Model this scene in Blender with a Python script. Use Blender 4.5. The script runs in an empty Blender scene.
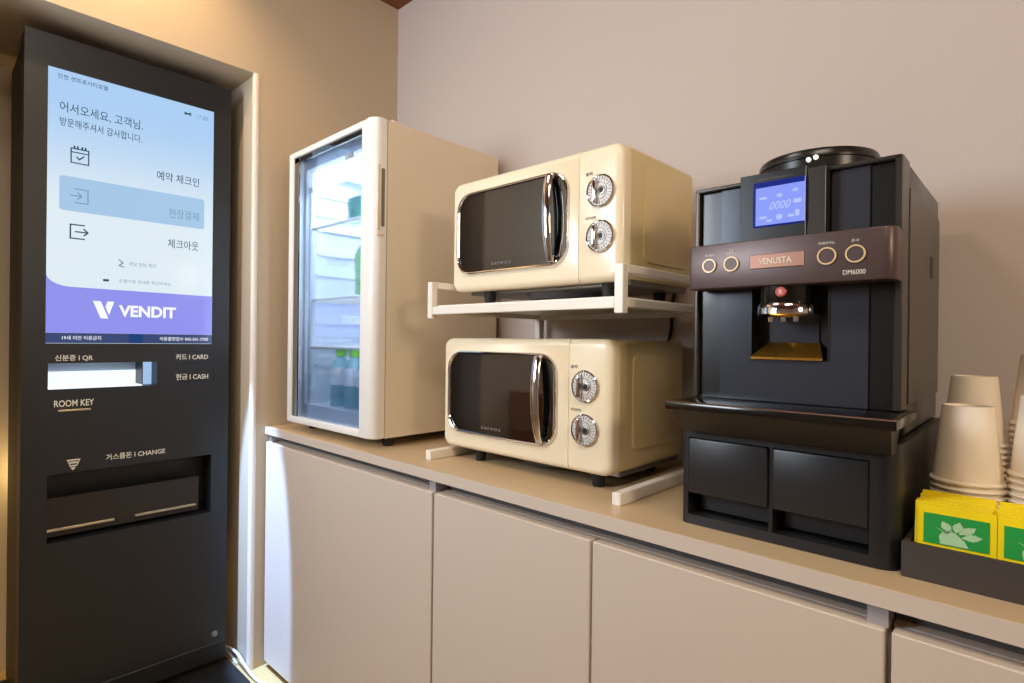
import bpy, bmesh, math, random
from mathutils import Vector, Matrix
random.seed(7)
S = 0.26                 # metres per layout unit
FL = -3.70               # floor level in layout units (camera height is 0)
C = bpy.context.scene.collection
PI = math.pi
def W(x, y, z): return Vector((x*S, y*S, (z-FL)*S))

# ---------------------------------------------------------------- camera
cam_d = bpy.data.cameras.new('camera'); cam = bpy.data.objects.new('camera', cam_d); C.objects.link(cam)
cam_d.sensor_width = 36.0; cam_d.sensor_fit = 'HORIZONTAL'; cam_d.lens = 565.62/1024*36
cam_d.clip_start = 0.02
yaw, pitch, roll = math.radians(43.2915), math.radians(-0.0925), math.radians(0.6669)
f = Vector((-math.sin(yaw)*math.cos(pitch), math.cos(yaw)*math.cos(pitch), math.sin(pitch)))
r = Vector((math.cos(yaw), math.sin(yaw), 0)); u = r.cross(f)
r2 = r*math.cos(roll)+u*math.sin(roll); u2 = -r*math.sin(roll)+u*math.cos(roll)
m = Matrix((r2, u2, -f)).transposed().to_4x4(); m.translation = W(0, 0, 0)
cam.matrix_world = m
bpy.context.scene.camera = cam

# ---------------------------------------------------------------- world, exposure, lights
sc = bpy.context.scene
sc.view_settings.view_transform = 'Standard'; sc.view_settings.look = 'None'
sc.view_settings.gamma = 1.0; sc.view_settings.use_curve_mapping = False
sc.view_settings.exposure = 0.0
wd = bpy.data.worlds.new('world'); sc.world = wd; wd.use_nodes = True
wd.node_tree.nodes['Background'].inputs[0].default_value = (1.0, 0.9, 0.8, 1)
wd.node_tree.nodes['Background'].inputs[1].default_value = 0.05
def light(name, kind, loc, target, power, color, size=None, size_y=None, spot=None, blend=0.2):
    d = bpy.data.lights.new(name, kind); o = bpy.data.objects.new(name, d); C.objects.link(o)
    d.energy = power; d.color = color
    if kind == 'AREA':
        d.shape = 'RECTANGLE'; d.size = size*S; d.size_y = (size_y or size)*S
    elif size: d.shadow_soft_size = size*S
    if spot: d.spot_size = math.radians(spot); d.spot_blend = blend
    o.location = W(*loc)
    dv = W(*target)-W(*loc)
    o.rotation_euler = dv.to_track_quat('-Z', 'Y').to_euler()
    return o
light('ceiling_panel_light', 'AREA', (0.6, -0.6, 4.4), (-1.2, 1.6, -1), 15.5, (1.0, 0.86, 0.68), 2.4, 1.6)
light('ceiling_panel_light', 'AREA', (-3.4, 0.3, 4.4), (-3.2, 2.2, -1), 8, (1.0, 0.88, 0.76), 1.4, 1.4)
light('added_cool_fill', 'AREA', (-5.3, -3.2, 1.9), (-1.2, 4.4, 0.6), 22, (0.80, 0.90, 1.0), 2.0, 2.4)  # unseen area light, added for more cool light from the front left
light('warm_wall_light', 'AREA', (6.2, 0.6, 2.4), (-3.5, 3.4, 0.2), 12, (1.0, 0.82, 0.58), 1.6, 1.6)
light('warm_downlight', 'SPOT', (-5.45, 1.2, 4.42), (-6.5, 1.4, 2.6), 19, (1.0, 0.66, 0.32), 0.1, spot=110, blend=0.8)
light('cool_spotlight', 'SPOT', (-6.19, 0.8, 4.40), (-6.29, 2.9, -3.2), 900, (0.30, 0.53, 1.0), 0.05, spot=9.6, blend=0.3)
light('fridge_led', 'AREA', (-5.2, 3.35, 1.78), (-5.2, 3.35, -1), 4.0, (0.84, 0.89, 1.0), 1.1, 0.5)
light('added_fridge_fill', 'AREA', (-4.56, 3.04, 0.3), (-5.9, 3.5, 0.2), 2.8, (0.82, 0.88, 1.0), 0.06, 1.9)  # unseen strip, added to brighten the bottles below the shelves
light('niche_lamp', 'POINT', (-8.12, 2.2, -3.3), (-7.6, 2.5, -4), 5, (1.0, 0.72, 0.3), 0.05)
light('niche_lamp', 'POINT', (-8.12, 1.0, -1.5), (-7.6, 2.5, -4), 1.0, (1.0, 0.72, 0.3), 0.05)

# ---------------------------------------------------------------- materials
def lin(c): 
    c = c/255.0
    return c/12.92 if c <= 0.04045 else ((c+0.055)/1.055)**2.4
def mat(name, rgb, rough=0.5, metal=0.0, emit=None, estr=1.0, var=0.04, scale=30.0, bump=0.0, coat=0.0, spec=0.5, stretch=None, bscale=None):
    m = bpy.data.materials.new(name); m.use_nodes = True
    nt = m.node_tree; b = nt.nodes['Principled BSDF']
    col = (lin(rgb[0]), lin(rgb[1]), lin(rgb[2]), 1)
    b.inputs['Roughness'].default_value = rough; b.inputs['Metallic'].default_value = metal
    b.inputs['Coat Weight'].default_value = coat; b.inputs['Specular IOR Level'].default_value = spec
    b.inputs['Coat Roughness'].default_value = 0.05
    tc = nt.nodes.new('ShaderNodeTexCoord'); mp = nt.nodes.new('ShaderNodeMapping')
    nt.links.new(tc.outputs['Object'], mp.inputs[0])
    if stretch: mp.inputs['Scale'].default_value = stretch
    nz = nt.nodes.new('ShaderNodeTexNoise'); nz.inputs['Scale'].default_value = scale; nz.inputs['Detail'].default_value = 3
    nt.links.new(mp.outputs[0], nz.inputs[0])
    mx = nt.nodes.new('ShaderNodeMix'); mx.data_type = 'RGBA'
    mx.inputs[6].default_value = tuple(min(1, v*(1-var)) for v in col[:3])+(1,)
    mx.inputs[7].default_value = tuple(min(1, v*(1+var)) for v in col[:3])+(1,)
    nt.links.new(nz.outputs[0], mx.inputs[0]); nt.links.new(mx.outputs[2], b.inputs['Base Color'])
    if bump:
        bn = nt.nodes.new('ShaderNodeBump'); bn.inputs['Strength'].default_value = bump; bn.inputs['Distance'].default_value = 0.001
        n2 = nt.nodes.new('ShaderNodeTexNoise'); n2.inputs['Scale'].default_value = bscale or scale*8
        nt.links.new(mp.outputs[0], n2.inputs[0])
        nt.links.new(n2.outputs[0], bn.inputs['Height']); nt.links.new(bn.outputs[0], b.inputs['Normal'])
    if emit:
        b.inputs['Emission Color'].default_value = (lin(emit[0]), lin(emit[1]), lin(emit[2]), 1)
        b.inputs['Emission Strength'].default_value = estr
    return m
def glass(name, tint, refl=0.12, rough=0.02):
    m = bpy.data.materials.new(name); m.use_nodes = True; nt = m.node_tree; nt.nodes.clear()
    o = nt.nodes.new('ShaderNodeOutputMaterial'); t = nt.nodes.new('ShaderNodeBsdfTransparent'); g = nt.nodes.new('ShaderNodeBsdfGlossy')
    t.inputs[0].default_value = (*tint, 1); g.inputs['Roughness'].default_value = rough
    fr = nt.nodes.new('ShaderNodeFresnel'); fr.inputs[0].default_value = 1.45
    mm = nt.nodes.new('ShaderNodeMath'); mm.operation = 'MULTIPLY'; mm.inputs[1].default_value = refl
    nt.links.new(fr.outputs[0], mm.inputs[0])
    x = nt.nodes.new('ShaderNodeMixShader'); nt.links.new(mm.outputs[0], x.inputs[0]); nt.links.new(t.outputs[0], x.inputs[1]); nt.links.new(g.outputs[0], x.inputs[2])
    nt.links.new(x.outputs[0], o.inputs[0]); return m

M = dict(
 wall=mat('painted_plaster', (199,187,181), 0.75, var=0.02, scale=3, bump=0.12, bscale=260),
 wall_l=mat('painted_plaster_left', (192,176,152), 0.75, var=0.02, scale=3, bump=0.12, bscale=260),
 bead=mat('white_corner_bead', (228,220,208), 0.35, var=0.01),
 floor=mat('wood_floor', (178,148,98), 0.4, var=0.14, scale=6, stretch=(1,9,1)),
 ceil=mat('wood_ceiling', (120,66,34), 0.55, var=0.2, scale=8, stretch=(1,12,1)),
 top=mat('worktop_laminate', (206,180,142), 0.32, var=0.02, scale=40),
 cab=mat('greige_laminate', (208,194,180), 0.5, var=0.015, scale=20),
 gap=mat('dark_channel', (88,86,88), 0.5), plinth=mat('plinth_grey', (70,64,58), 0.6),
 spacer=mat('spacer_grey', (160,156,158), 0.5),
 cream=mat('cream_enamel', (244,230,200), 0.25, var=0.01, coat=0.25),
 cream2=mat('cream_steel_warm_lit', (220,198,146), 0.3, var=0.01, coat=0.2),  # case steel, yellowed in its colour to stand in for warm side light
 fridge=mat('fridge_cream', (230,217,196), 0.4, var=0.015, scale=60, bump=0.05),
 fwhite=mat('fridge_white_frame', (238,236,232), 0.3, var=0.01),
 liner=mat('fridge_liner', (226,232,240), 0.35, var=0.01),
 chrome=mat('chrome', (225,225,228), 0.08, 1.0, var=0.01),
 steel=mat('galvanised_steel', (140,138,132), 0.35, 0.8),
 blackgl=mat('black_glass', (12,11,11), 0.04, coat=1.0, spec=0.8, var=0.0),
 blackin=mat('black_window', (26,24,23), 0.05, coat=1.0, spec=0.8, var=0.0),
 rubber=mat('black_rubber', (22,22,23), 0.6),
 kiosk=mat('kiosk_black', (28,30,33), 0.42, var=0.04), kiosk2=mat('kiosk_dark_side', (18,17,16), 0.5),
 kgap=mat('kiosk_black_hollow', (9,10,11), 0.4), kin=mat('kiosk_brown_black', (34,30,27), 0.45),
 kbar=mat('brass_bar', (196,186,160), 0.3, 0.7),
 ktext=mat('white_print', (225,222,205), 0.5), 
 rack=mat('rack_white', (240,234,224), 0.35, var=0.01),
 body=mat('coffee_body_black', (32,32,35), 0.3, var=0.03, coat=0.1),
 side=mat('coffee_side_grey', (62,58,53), 0.28, 0.4, var=0.02),
 panelg=mat('coffee_panel_slate', (58,62,72), 0.22, 0.3, var=0.02),
 panelb=mat('coffee_panel_black', (16,16,17), 0.28, coat=0.1),
 bronze=mat('bronze_panel', (88,72,70), 0.35, 0.4, var=0.02), copper=mat('copper_plate', (172,128,110), 0.35, 0.5),
 gold=mat('gold_ring', (226,196,150), 0.3, 0.15), golds=mat('gold_shelf', (200,150,60), 0.22, 0.9),
 tray=mat('glossy_black_tray', (14,14,14), 0.18, coat=0.3), dbase=mat('drawer_base_black', (28,28,31), 0.42, var=0.05),
 drawer=mat('drawer_charcoal', (36,36,40), 0.38, var=0.05),
 skirt=mat('skirt_black', (18,17,16), 0.32), grey2=mat('dim_print', (150,148,145), 0.5), lid=mat('lid_black', (18,17,17), 0.28),
 cup=mat('paper_cup', (240,226,206), 0.55, var=0.01), box=mat('dark_brown_box', (62,56,52), 0.6),
 yellow=mat('yellow_sachet', (250,222,20), 0.35, var=0.03), green=mat('green_print', (40,156,70), 0.3, var=0.06),
 pale=mat('pale_green_print', (176,216,168), 0.4), 
 red=mat('red_badge', (196,90,82), 0.3), dial=mat('dial_silver', (214,212,210), 0.5, 0.1, var=0.02),
 grey=mat('grey_print', (120,112,98), 0.5), cable=mat('white_cable', (205,208,212), 0.6), cord=mat('black_cord', (18,18,18), 0.5),
 bottle=mat('clear_blue_bottle', (150,196,205), 0.15, coat=0.5), cap=mat('lime_cap', (130,215,60), 0.35),
 label=mat('white_label', (245,248,250), 0.4), teal=mat('teal_label', (30,170,140), 0.4), gbottle=mat('green_bottle', (60,170,80), 0.2, coat=0.5),
 leafg=mat('label_green', (50,160,70), 0.4),
 wood=mat('orange_wood', (176,104,56), 0.45, var=0.12, scale=10, stretch=(14,14,1)),
 paper=mat('yellow_packing_tape', (214,180,90), 0.4, var=0.1),
)
def emis(name, rgb, s): return mat(name, (5,5,5), 0.15, emit=rgb, estr=s, var=0.0, spec=0.3)
M['scr'] = emis('lit_screen_blue', (178,216,250), 0.95); M['scrw'] = emis('lit_screen_white', (222,240,250), 0.97)
M['scrp'] = emis('lit_screen_purple', (146,148,240), 0.97); M['scrband'] = emis('lit_screen_button', (172,208,240), 0.92)
M['scrstrip'] = emis('lit_screen_strip', (62,80,128), 0.8); M['scrnavy'] = emis('lit_screen_navy', (28,70,130), 0.8)
M['scrtxt'] = emis('screen_dark_lettering', (58,92,112), 0.7); M['scrtxt2'] = emis('screen_pale_lettering', (128,170,196), 0.85)
M['scrwhite'] = emis('screen_white_lettering', (250,252,255), 1.0)
M['slotw'] = emis('slot_lamp', (236,246,255), 1.15); M['slotb'] = mat('slot_wall', (190,215,245), 0.4)
M['lcd'] = emis('lcd_blue', (140,158,250), 1.0); M['lcde'] = emis('lcd_edge', (30,50,160), 0.6); M['lcdt'] = emis('lcd_pale_marks', (186,198,252), 1.0)
M['led'] = emis('led_white', (240,250,255), 5); M['dotl'] = emis('small_led', (255,250,230), 2.0)
M['fglass'] = glass('fridge_glass', (0.85, 0.91, 1.0), 0.7)

def screen_gradient(m, lo, hi, z0, z1):
    """the displayed picture itself runs from lo (z0) to hi (z1)"""
    nt = m.node_tree; b = nt.nodes['Principled BSDF']
    tc = nt.nodes.new('ShaderNodeTexCoord'); sp_ = nt.nodes.new('ShaderNodeSeparateXYZ'); mr = nt.nodes.new('ShaderNodeMapRange'); mx = nt.nodes.new('ShaderNodeMix')
    mx.data_type = 'RGBA'; mr.interpolation_type = 'SMOOTHSTEP'
    mr.inputs[1].default_value = (z0-FL)*S; mr.inputs[2].default_value = (z1-FL)*S
    nt.links.new(tc.outputs['Object'], sp_.inputs[0]); nt.links.new(sp_.outputs[2], mr.inputs[0]); nt.links.new(mr.outputs[0], mx.inputs[0])
    mx.inputs[6].default_value = tuple(lin(c) for c in lo)+(1,); mx.inputs[7].default_value = tuple(lin(c) for c in hi)+(1,)
    nt.links.new(mx.outputs[2], b.inputs['Emission Color'])
screen_gradient(M['scr'], (228,242,250), (176,212,250), 1.1, 2.3)

# ---------------------------------------------------------------- geometry helpers
class B:
    """collects shapes (layout units) into one mesh"""
    def __init__(s): s.bm = bmesh.new()
    def _bev(s, faces, r, seg, sel=None):
        es = set(e for f_ in faces for e in f_.edges)
        if sel: es = [e for e in es if sel(e)]
        if es: bmesh.ops.bevel(s.bm, geom=list(es), offset=r, segments=seg, profile=0.5, affect='EDGES')
    def box(s, x0, x1, y0, y1, z0, z1, r=0, seg=2):
        v = [s.bm.verts.new(p) for p in ((x0,y0,z0),(x1,y0,z0),(x1,y1,z0),(x0,y1,z0),(x0,y0,z1),(x1,y0,z1),(x1,y1,z1),(x0,y1,z1))]
        fs = [s.bm.faces.new([v[i] for i in q]) for q in ((0,3,2,1),(4,5,6,7),(0,1,5,4),(1,2,6,5),(2,3,7,6),(3,0,4,7))]
        if r: s._bev(fs, r, seg)
        return s
    def prism(s, pts, ax, d0, d1, r=0, seg=3, both=False):
        """polygon in the two other axes, extruded along ax from d0 to d1; r bevels the d0 rim"""
        def P(p, d): return {'x': (d, p[0], p[1]), 'y': (p[0], d, p[1]), 'z': (p[0], p[1], d)}[ax]
        a = [s.bm.verts.new(P(p, d0)) for p in pts]; b = [s.bm.verts.new(P(p, d1)) for p in pts]
        n = len(pts); f0 = s.bm.faces.new(a); f1 = s.bm.faces.new(b[::-1])
        sd = [s.bm.faces.new((a[i], b[i], b[(i+1) % n], a[(i+1) % n])) for i in range(n)]
        if r:
            es = list(f0.edges)+(list(f1.edges) if both else [])
            bmesh.ops.bevel(s.bm, geom=es, offset=r, segments=seg, profile=0.5, affect='EDGES')
        return s
    def ring(s, po, pi, ax, d0, d1):
        def P(p, d): return {'x': (d, p[0], p[1]), 'y': (p[0], d, p[1]), 'z': (p[0], p[1], d)}[ax]
        n = len(po); L = [[s.bm.verts.new(P(p, d)) for p in q] for q, d in ((po, d0), (pi, d0), (pi, d1), (po, d1))]
        for k in range(4):
            A, D = L[k], L[(k+1) % 4]
            for i in range(n): s.bm.faces.new((A[i], A[(i+1) % n], D[(i+1) % n], D[i]))
        return s
    def pillow(s, x0, x1, z0, z1, rad, y0, y1, e, side=(1,1,1,1), n=5):
        """front plate facing -Y whose outer rim is rounded by e on the chosen sides (left, right, bottom, top)"""
        loops = []
        for i in range(n+1):
            a = .5*PI*i/n; q = e*(1-math.sin(a)); d = y0+e*(1-math.cos(a))
            loops.append((q, d))
        loops.append((0, y1)); L = []
        for q, d in loops:
            rs = [max(.004, t-q) if t > .02 else t for t in rad]
            L.append([s.bm.verts.new((p_[0], d, p_[1])) for p_ in rr(x0+q*side[0], x1-q*side[1], z0+q*side[2], z1-q*side[3], tuple(rs))])
        m_ = len(L[0])
        for A, D in zip(L, L[1:]):
            for i in range(m_): s.bm.faces.new((A[i], A[(i+1) % m_], D[(i+1) % m_], D[i]))
        s.bm.faces.new(L[0]); s.bm.faces.new(L[-1][::-1]); return s
    def rim(s, x0, x1, z0, z1, rad, y0, prof, n=8):
        """moulded frame: closed profile of (inset, depth) swept round a rounded rectangle facing -Y"""
        L = [[s.bm.verts.new((p_[0], y0+d, p_[1])) for p_ in rr(x0+q, x1-q, z0+q, z1-q, max(.004, rad-q), n)] for q, d in prof]
        m_ = len(L[0])
        for k in range(len(L)):
            A, D = L[k], L[(k+1) % len(L)]
            for i in range(m_): s.bm.faces.new((A[i], A[(i+1) % m_], D[(i+1) % m_], D[i]))
        return s
    def lathe(s, prof, c, ax='z', seg=32, caps=True):
        rings = []
        for (rr, h) in prof:
            ring = []
            for i in range(seg):
                t = 2*PI*i/seg; a, b = rr*math.cos(t), rr*math.sin(t)
                p = {'z': (c[0]+a, c[1]+b, c[2]+h), 'y': (c[0]+a, c[1]+h, c[2]+b), 'x': (c[0]+h, c[1]+a, c[2]+b)}[ax]
                ring.append(s.bm.verts.new(p))
            rings.append(ring)
        for A, D in zip(rings, rings[1:]):
            for i in range(seg): s.bm.faces.new((A[i], A[(i+1) % seg], D[(i+1) % seg], D[i]))
        if caps: s.bm.faces.new(rings[0]); s.bm.faces.new(rings[-1][::-1])
        return s
    def tube(s, pts, r, seg=8):
        pts = [Vector(p) for p in pts]; rings = []
        for i, p in enumerate(pts):
            t = (pts[min(i+1, len(pts)-1)]-pts[max(i-1, 0)]).normalized()
            a = t.cross(Vector((0.13, 0.2, 1)) if abs(t.z) < 0.95 else Vector((1, 0.1, 0))).normalized(); b = t.cross(a)
            rr = r[i] if isinstance(r, (list, tuple)) else r
            rings.append([s.bm.verts.new(p+a*rr*math.cos(2*PI*k/seg)+b*rr*math.sin(2*PI*k/seg)) for k in range(seg)])
        for A, D in zip(rings, rings[1:]):
            for i in range(seg): s.bm.faces.new((A[i], A[(i+1) % seg], D[(i+1) % seg], D[i]))
        s.bm.faces.new(rings[0]); s.bm.faces.new(rings[-1][::-1]); return s

def rr(u0, u1, v0, v1, r, n=6):
    """rounded rectangle outline; r = radius or (bottom-left, bottom-right, top-right, top-left)"""
    if not isinstance(r, (tuple, list)): r = (r,)*4
    out = []
    for (cx, cy, a0, q) in ((u0+r[0], v0+r[0], PI, r[0]), (u1-r[1], v0+r[1], 1.5*PI, r[1]), (u1-r[2], v1-r[2], 0, r[2]), (u0+r[3], v1-r[3], .5*PI, r[3])):
        if q == 0: out.append((cx, cy)); continue
        for i in range(n+1):
            t = a0+.5*PI*i/n; out.append((cx+q*math.cos(t), cy+q*math.sin(t)))
    return out

def tag(o, label=None, cat=None, group=None, kind=None):
    if label: o['label'] = label
    if cat: o['category'] = cat
    if group: o['group'] = group
    if kind: o['kind'] = kind
    return o
def thing(name, base, label, cat, group=None):
    o = bpy.data.objects.new(name, None); C.objects.link(o); o.empty_display_size = 0.05
    o.location = W(*base); o['base'] = base; return tag(o, label, cat, group)
def root_base(p):
    while p.parent: p = p.parent
    return p['base']
def obj(name, b, m, parent=None, base=None, smooth=True, label=None):
    bm = b.bm if isinstance(b, B) else b
    if parent is not None: base = root_base(parent)
    base = base or (0, 0, FL)
    for v in bm.verts: v.co = (v.co-Vector(base))*S
    bmesh.ops.recalc_face_normals(bm, faces=bm.faces)
    me = bpy.data.meshes.new(name); bm.to_mesh(me); bm.free()
    o = bpy.data.objects.new(name, me); C.objects.link(o)
    me.materials.append(M[m] if isinstance(m, str) else m)
    if smooth:
        for p in me.polygons: p.use_smooth = True
        try: me.set_sharp_from_angle(angle=math.radians(35))
        except Exception: pass
    if parent is None: o.location = W(*base)
    else: o.parent = parent
    if label: o['label'] = label
    return o
def solo(name, b, m, base, label, cat, group=None):
    o = obj(name, b, m, None, base); return tag(o, label, cat, group)

_tc = {}
def text_bm(string, face, a, b, z, h, off, depth=0.004, bold=0.0, z2=None, shear=0.0):
    """lettering fitted to a..b wide and h high; face 'x' = faces +X (runs along Y), 'y' = faces -Y (runs along X)"""
    key = (string, bold)
    if key not in _tc:
        cu = bpy.data.curves.new('lettering', 'FONT'); cu.body = string; cu.resolution_u = 3; cu.offset = bold
        to = bpy.data.objects.new('lettering_tmp', cu); C.objects.link(to)
        dg = bpy.context.evaluated_depsgraph_get(); dg.update()
        me = bpy.data.meshes.new_from_object(to.evaluated_get(dg))
        vs = [tuple(v.co) for v in me.vertices]; ps = [tuple(p.vertices) for p in me.polygons]
        bpy.data.objects.remove(to); bpy.data.curves.remove(cu); bpy.data.meshes.remove(me)
        _tc[key] = (vs, ps)
    vs, ps = _tc[key]
    x0 = min(v[0] for v in vs); x1 = max(v[0] for v in vs); y0 = min(v[1] for v in vs); y1 = max(v[1] for v in vs)
    z2 = z if z2 is None else z2
    t = B(); L = []
    for v in vs:
        k = (v[0]-x0)/(x1-x0); q = (v[1]-y0)/(y1-y0)
        uu = a+(b-a)*k+shear*(q-.5)*h; zz = z+(z2-z)*k-h/2+h*q
        L.append(t.bm.verts.new((off, uu, zz) if face == 'x' else (uu, off, zz)))
    for p in ps:
        try: t.bm.faces.new([L[i] for i in p])
        except ValueError: pass
    ext = bmesh.ops.extrude_face_region(t.bm, geom=list(t.bm.faces))
    dv = Vector((depth, 0, 0)) if face == 'x' else Vector((0, -depth, 0))
    for e in ext['geom']:
        if isinstance(e, bmesh.types.BMVert): e.co += dv
    return t
def lettering(name, string, m, parent, face, a, b, z, h, off, **k):
    return obj(name, text_bm(string, face, a, b, z, h, off, **k), m, parent, smooth=False)

# ---------------------------------------------------------------- room shell
XL, YB, ZC = -6.4, 4.48, 4.45
RX, FY = 6.5, -7.5
def struct(name, b, m):
    o = obj(name, b, m, None, smooth=False); o['kind'] = 'structure'; return o
struct('floor', B().box(-9, RX+.3, FY-.3, YB+.3, FL-.2, FL), 'floor')
struct('ceiling', B().box(-9, RX+.3, FY-.3, YB+.3, ZC, ZC+.2), 'ceil')
struct('wall_back', B().box(-9, RX+.3, YB, YB+.3, FL, ZC), 'wall')
struct('wall_front', B().box(-9, RX+.3, FY-.3, FY, FL, ZC), 'wall')
struct('wall_right', B().box(RX, RX+.3, FY, YB, FL, ZC), 'wall')
NY0, NY1, NZ, NX = 0.15, 2.60, 2.93, -8.3
wl = B()
wl.box(NX-.3, XL, NY1, YB, FL, ZC)                # right of the niche
wl.box(NX-.3, XL, FY, NY0, FL, ZC)                # left of the niche
wl.box(NX-.3, XL, NY0, NY1, NZ, ZC)               # above the niche
wl.box(NX-.3, NX, NY0, NY1, FL, NZ)               # niche back
struct('wall_left', wl, 'wall_l')
bd = B(); bd.prism(rr(XL-.06, XL+.012, NY1-.022, NY1+.05, .03), 'z', FL, NZ)
struct('trim_1', bd, 'bead')

# ---------------------------------------------------------------- worktop and cabinets
CT = -1.0; CF = 2.74
wt = thing('worktop', (-2.2, 3.6, CT), 'long greige laminate worktop running along the back wall under the appliances', 'countertop')
obj('slab', B().box(XL+.005, 1.9, CF+.008, YB-.005, CT-.08, CT, .003, 1), 'top', wt)
obj('cool_lit_edge', B().box(XL+.005, 1.9, CF, CF+.008, CT-.081, CT-.001), 'cab', wt, smooth=False, label='pale grey front edge')  # same laminate as the slab; greyer colour stands in for cooler front light
def cabinet(x0, x1, nd, label, endpost=True):
    t = thing('base_cabinet', ((x0+x1)/2, 3.6, FL), label, 'cabinet', None)
    obj('body', B().box(x0, x1, CF+.10, YB-.02, FL+.10, CT-.17), 'cab', t, smooth=False)
    obj('grip_channel', B().box(x0, x1, CF+.16, CF+.30, CT-.17, CT-.082), 'gap', t, smooth=False)
    obj('plinth', B().box(x0, x1, CF+.12, CF+.30, FL, FL+.10), 'plinth', t, smooth=False)
    w = (x1-x0)/nd
    for i in range(nd):
        obj('door', B().box(x0+i*w+.008, x0+(i+1)*w-.008, CF, CF+.09, FL+.075, CT-.17, .006, 1), 'cab', t)
    return t
x_a, x_b, x_c = XL+.03, -3.395, -.455; cg = .004
t = cabinet(x_a, x_b-cg, 1, 'wide single-door greige cabinet under the glass-door fridge, by the wall opening')
obj('spacer', B().box(x_a, x_a+.09, CF+.03, CF+.16, CT-.17, CT-.082), 'spacer', t, smooth=False)
obj('spacer', B().box(x_b-.08, x_b-cg, CF+.03, CF+.16, CT-.17, CT-.082), 'spacer', t, smooth=False)
t = cabinet(x_b+cg, x_c-cg, 2, 'two-door greige cabinet under the two microwaves and the coffee machine')
obj('spacer', B().box(x_c-.08, x_c-cg, CF+.03, CF+.16, CT-.17, CT-.082), 'spacer', t, smooth=False)
t = cabinet(x_c+cg, 1.9, 1, 'greige cabinet at the right edge, under the box of tea sachets and cups')

# ---------------------------------------------------------------- kiosk
KX = -6.70
k = thing('check_in_kiosk', (-7.3, 1.56, FL), 'tall black self check-in kiosk with a large lit touchscreen, standing in the wall niche', 'kiosk')
KY0, KY1, KZ1 = .685, 2.455, 2.785
fr = B()
KB = KX-.30     # front shell depth
def kb(y0, y1, z0, z1): fr.box(KB, KX, y0, y1, z0, z1)
SY0, SY1, SZ0, SZ1 = .845, 2.275, -.075, 2.487      # screen
LY0, LY1, LZ0, LZ1 = .866, 1.748, -.505, -.262      # lit slot
CY0, CY1, CZ0, CZ1 = .868, 2.282, -1.94, -1.297     # cavity
kb(KY0, KY1, SZ1, KZ1); kb(KY0, SY0, SZ0, SZ1); kb(SY1, KY1, SZ0, SZ1)
kb(KY0, KY1, LZ1, SZ0); kb(KY0, LY0, LZ0, LZ1); kb(LY1, KY1, LZ0, LZ1)
kb(KY0, KY1, CZ1, LZ0); kb(KY0, CY0, CZ0, CZ1); kb(CY1, KY1, CZ0, CZ1); kb(KY0, KY1, -3.6, CZ0)
bmesh.ops.remove_doubles(fr.bm, verts=fr.bm.verts, dist=1e-5)
obj('front_panel', fr, 'kiosk', k, smooth=False)
obj('housing', B().box(-7.95, KB, KY0+.02, KY1-.02, -3.6, KZ1-.02), 'kiosk2', k, smooth=False)
obj('edge_strip', B().box(KX-.02, KX+.006, KY0-.008, KY0+.012, -3.6, KZ1), 'kiosk', k, smooth=False)
obj('base_plate', B().box(-8.0, -6.12, .60, 2.50, FL, -3.655, .01, 1), 'kiosk2', k, smooth=False)
# screen
s = obj('touchscreen', B().box(KX-.05, KX-.012, SY0, SY1, SZ0, SZ1), 'scr', k, smooth=False, label='lit screen with pale blue menu')
FX = KX-.012
def plate(name, pts, m, par, off, th=.003):
    return obj(name, B().prism(pts, 'x', FX+off, FX+off+th), m, par, smooth=False)
def crv(y0, y1, z0, z1, n=8): return [(y0+(y1-y0)*(1-math.cos(.5*PI*i/n)), z0+(z1-z0)*math.sin(.5*PI*i/n)) for i in range(n+1)]
low = [(SY0, .585)]+[(SY0+.19*(1-math.cos(t)), .585-.115*math.sin(t)) for t in [i*PI/16 for i in range(1, 9)]]+[(SY1, .455)]
plate('menu_button', rr(.935, 2.185, 1.175, 1.50, .03), 'scrband', s, .004)
plate('brand_banner', [(SY0, .025), (SY1, .025), (SY1, .448)]+[(a, b-.010) for a, b in low[-2::-1]], 'scrp', s, 0.004)
plate('footer_strip', rr(SY0, SY1, -.072, .024, 0), 'scrstrip', s, .001)
plate('footer_patch', rr(1.50, 1.62, -.072, .024, 0), 'scrnavy', s, .005)
E1 = FX+.008
def kt(name, st, a, b, z, h, m='scrtxt', par=s, off=E1, **q): return lettering(name, st, m, par, 'x', a, b, z, h, off, depth=.002, **q)
kt('lettering', '인천 센트로시티호텔', .916, 1.302, 2.42, .045)
kt('lettering', '어서오세요, 고객님.', .933, 1.600, 2.14, .10)
kt('lettering', '방문해주셔서 감사합니다.', .934, 1.592, 2.003, .08)
kt('lettering', '17:28', 2.10, 2.21, 2.388, .04, 'scrtxt2')
kt('lettering', '예약 체크인', 1.729, 2.13, 1.672, .095)
kt('lettering', '현장결제', 1.842, 2.13, 1.30, .095, 'scrtxt2')
kt('lettering', '체크아웃', 1.836, 2.13, .98, .095)
kt('lettering', '객실 정보 확인', 1.491, 1.728, .726, .04, 'scrtxt2')
kt('lettering', '호텔이용 안내를 확인하세요', 1.409, 1.868, .55, .034, 'scrtxt2')
kt('lettering', 'VENDIT', 1.411, 1.918, .25, .115, 'scrwhite', bold=.035)
kt('lettering', '19세 미만 이용금지', .966, 1.267, -.022, .04, 'scrwhite')
kt('lettering', '이용불편접수 042-501-7700', 1.772, 2.236, -.024, .04, 'scrwhite')
v = B(); v.prism([(1.200, .338), (1.262, .338), (1.325, .170), (1.262, .170)], 'x', E1, E1+.003)
v.prism([(1.372, .338), (1.318, .338), (1.300, .285), (1.330, .205)], 'x', E1, E1+.003)
obj('logo', v, 'scrwhite', s, smooth=False)
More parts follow.
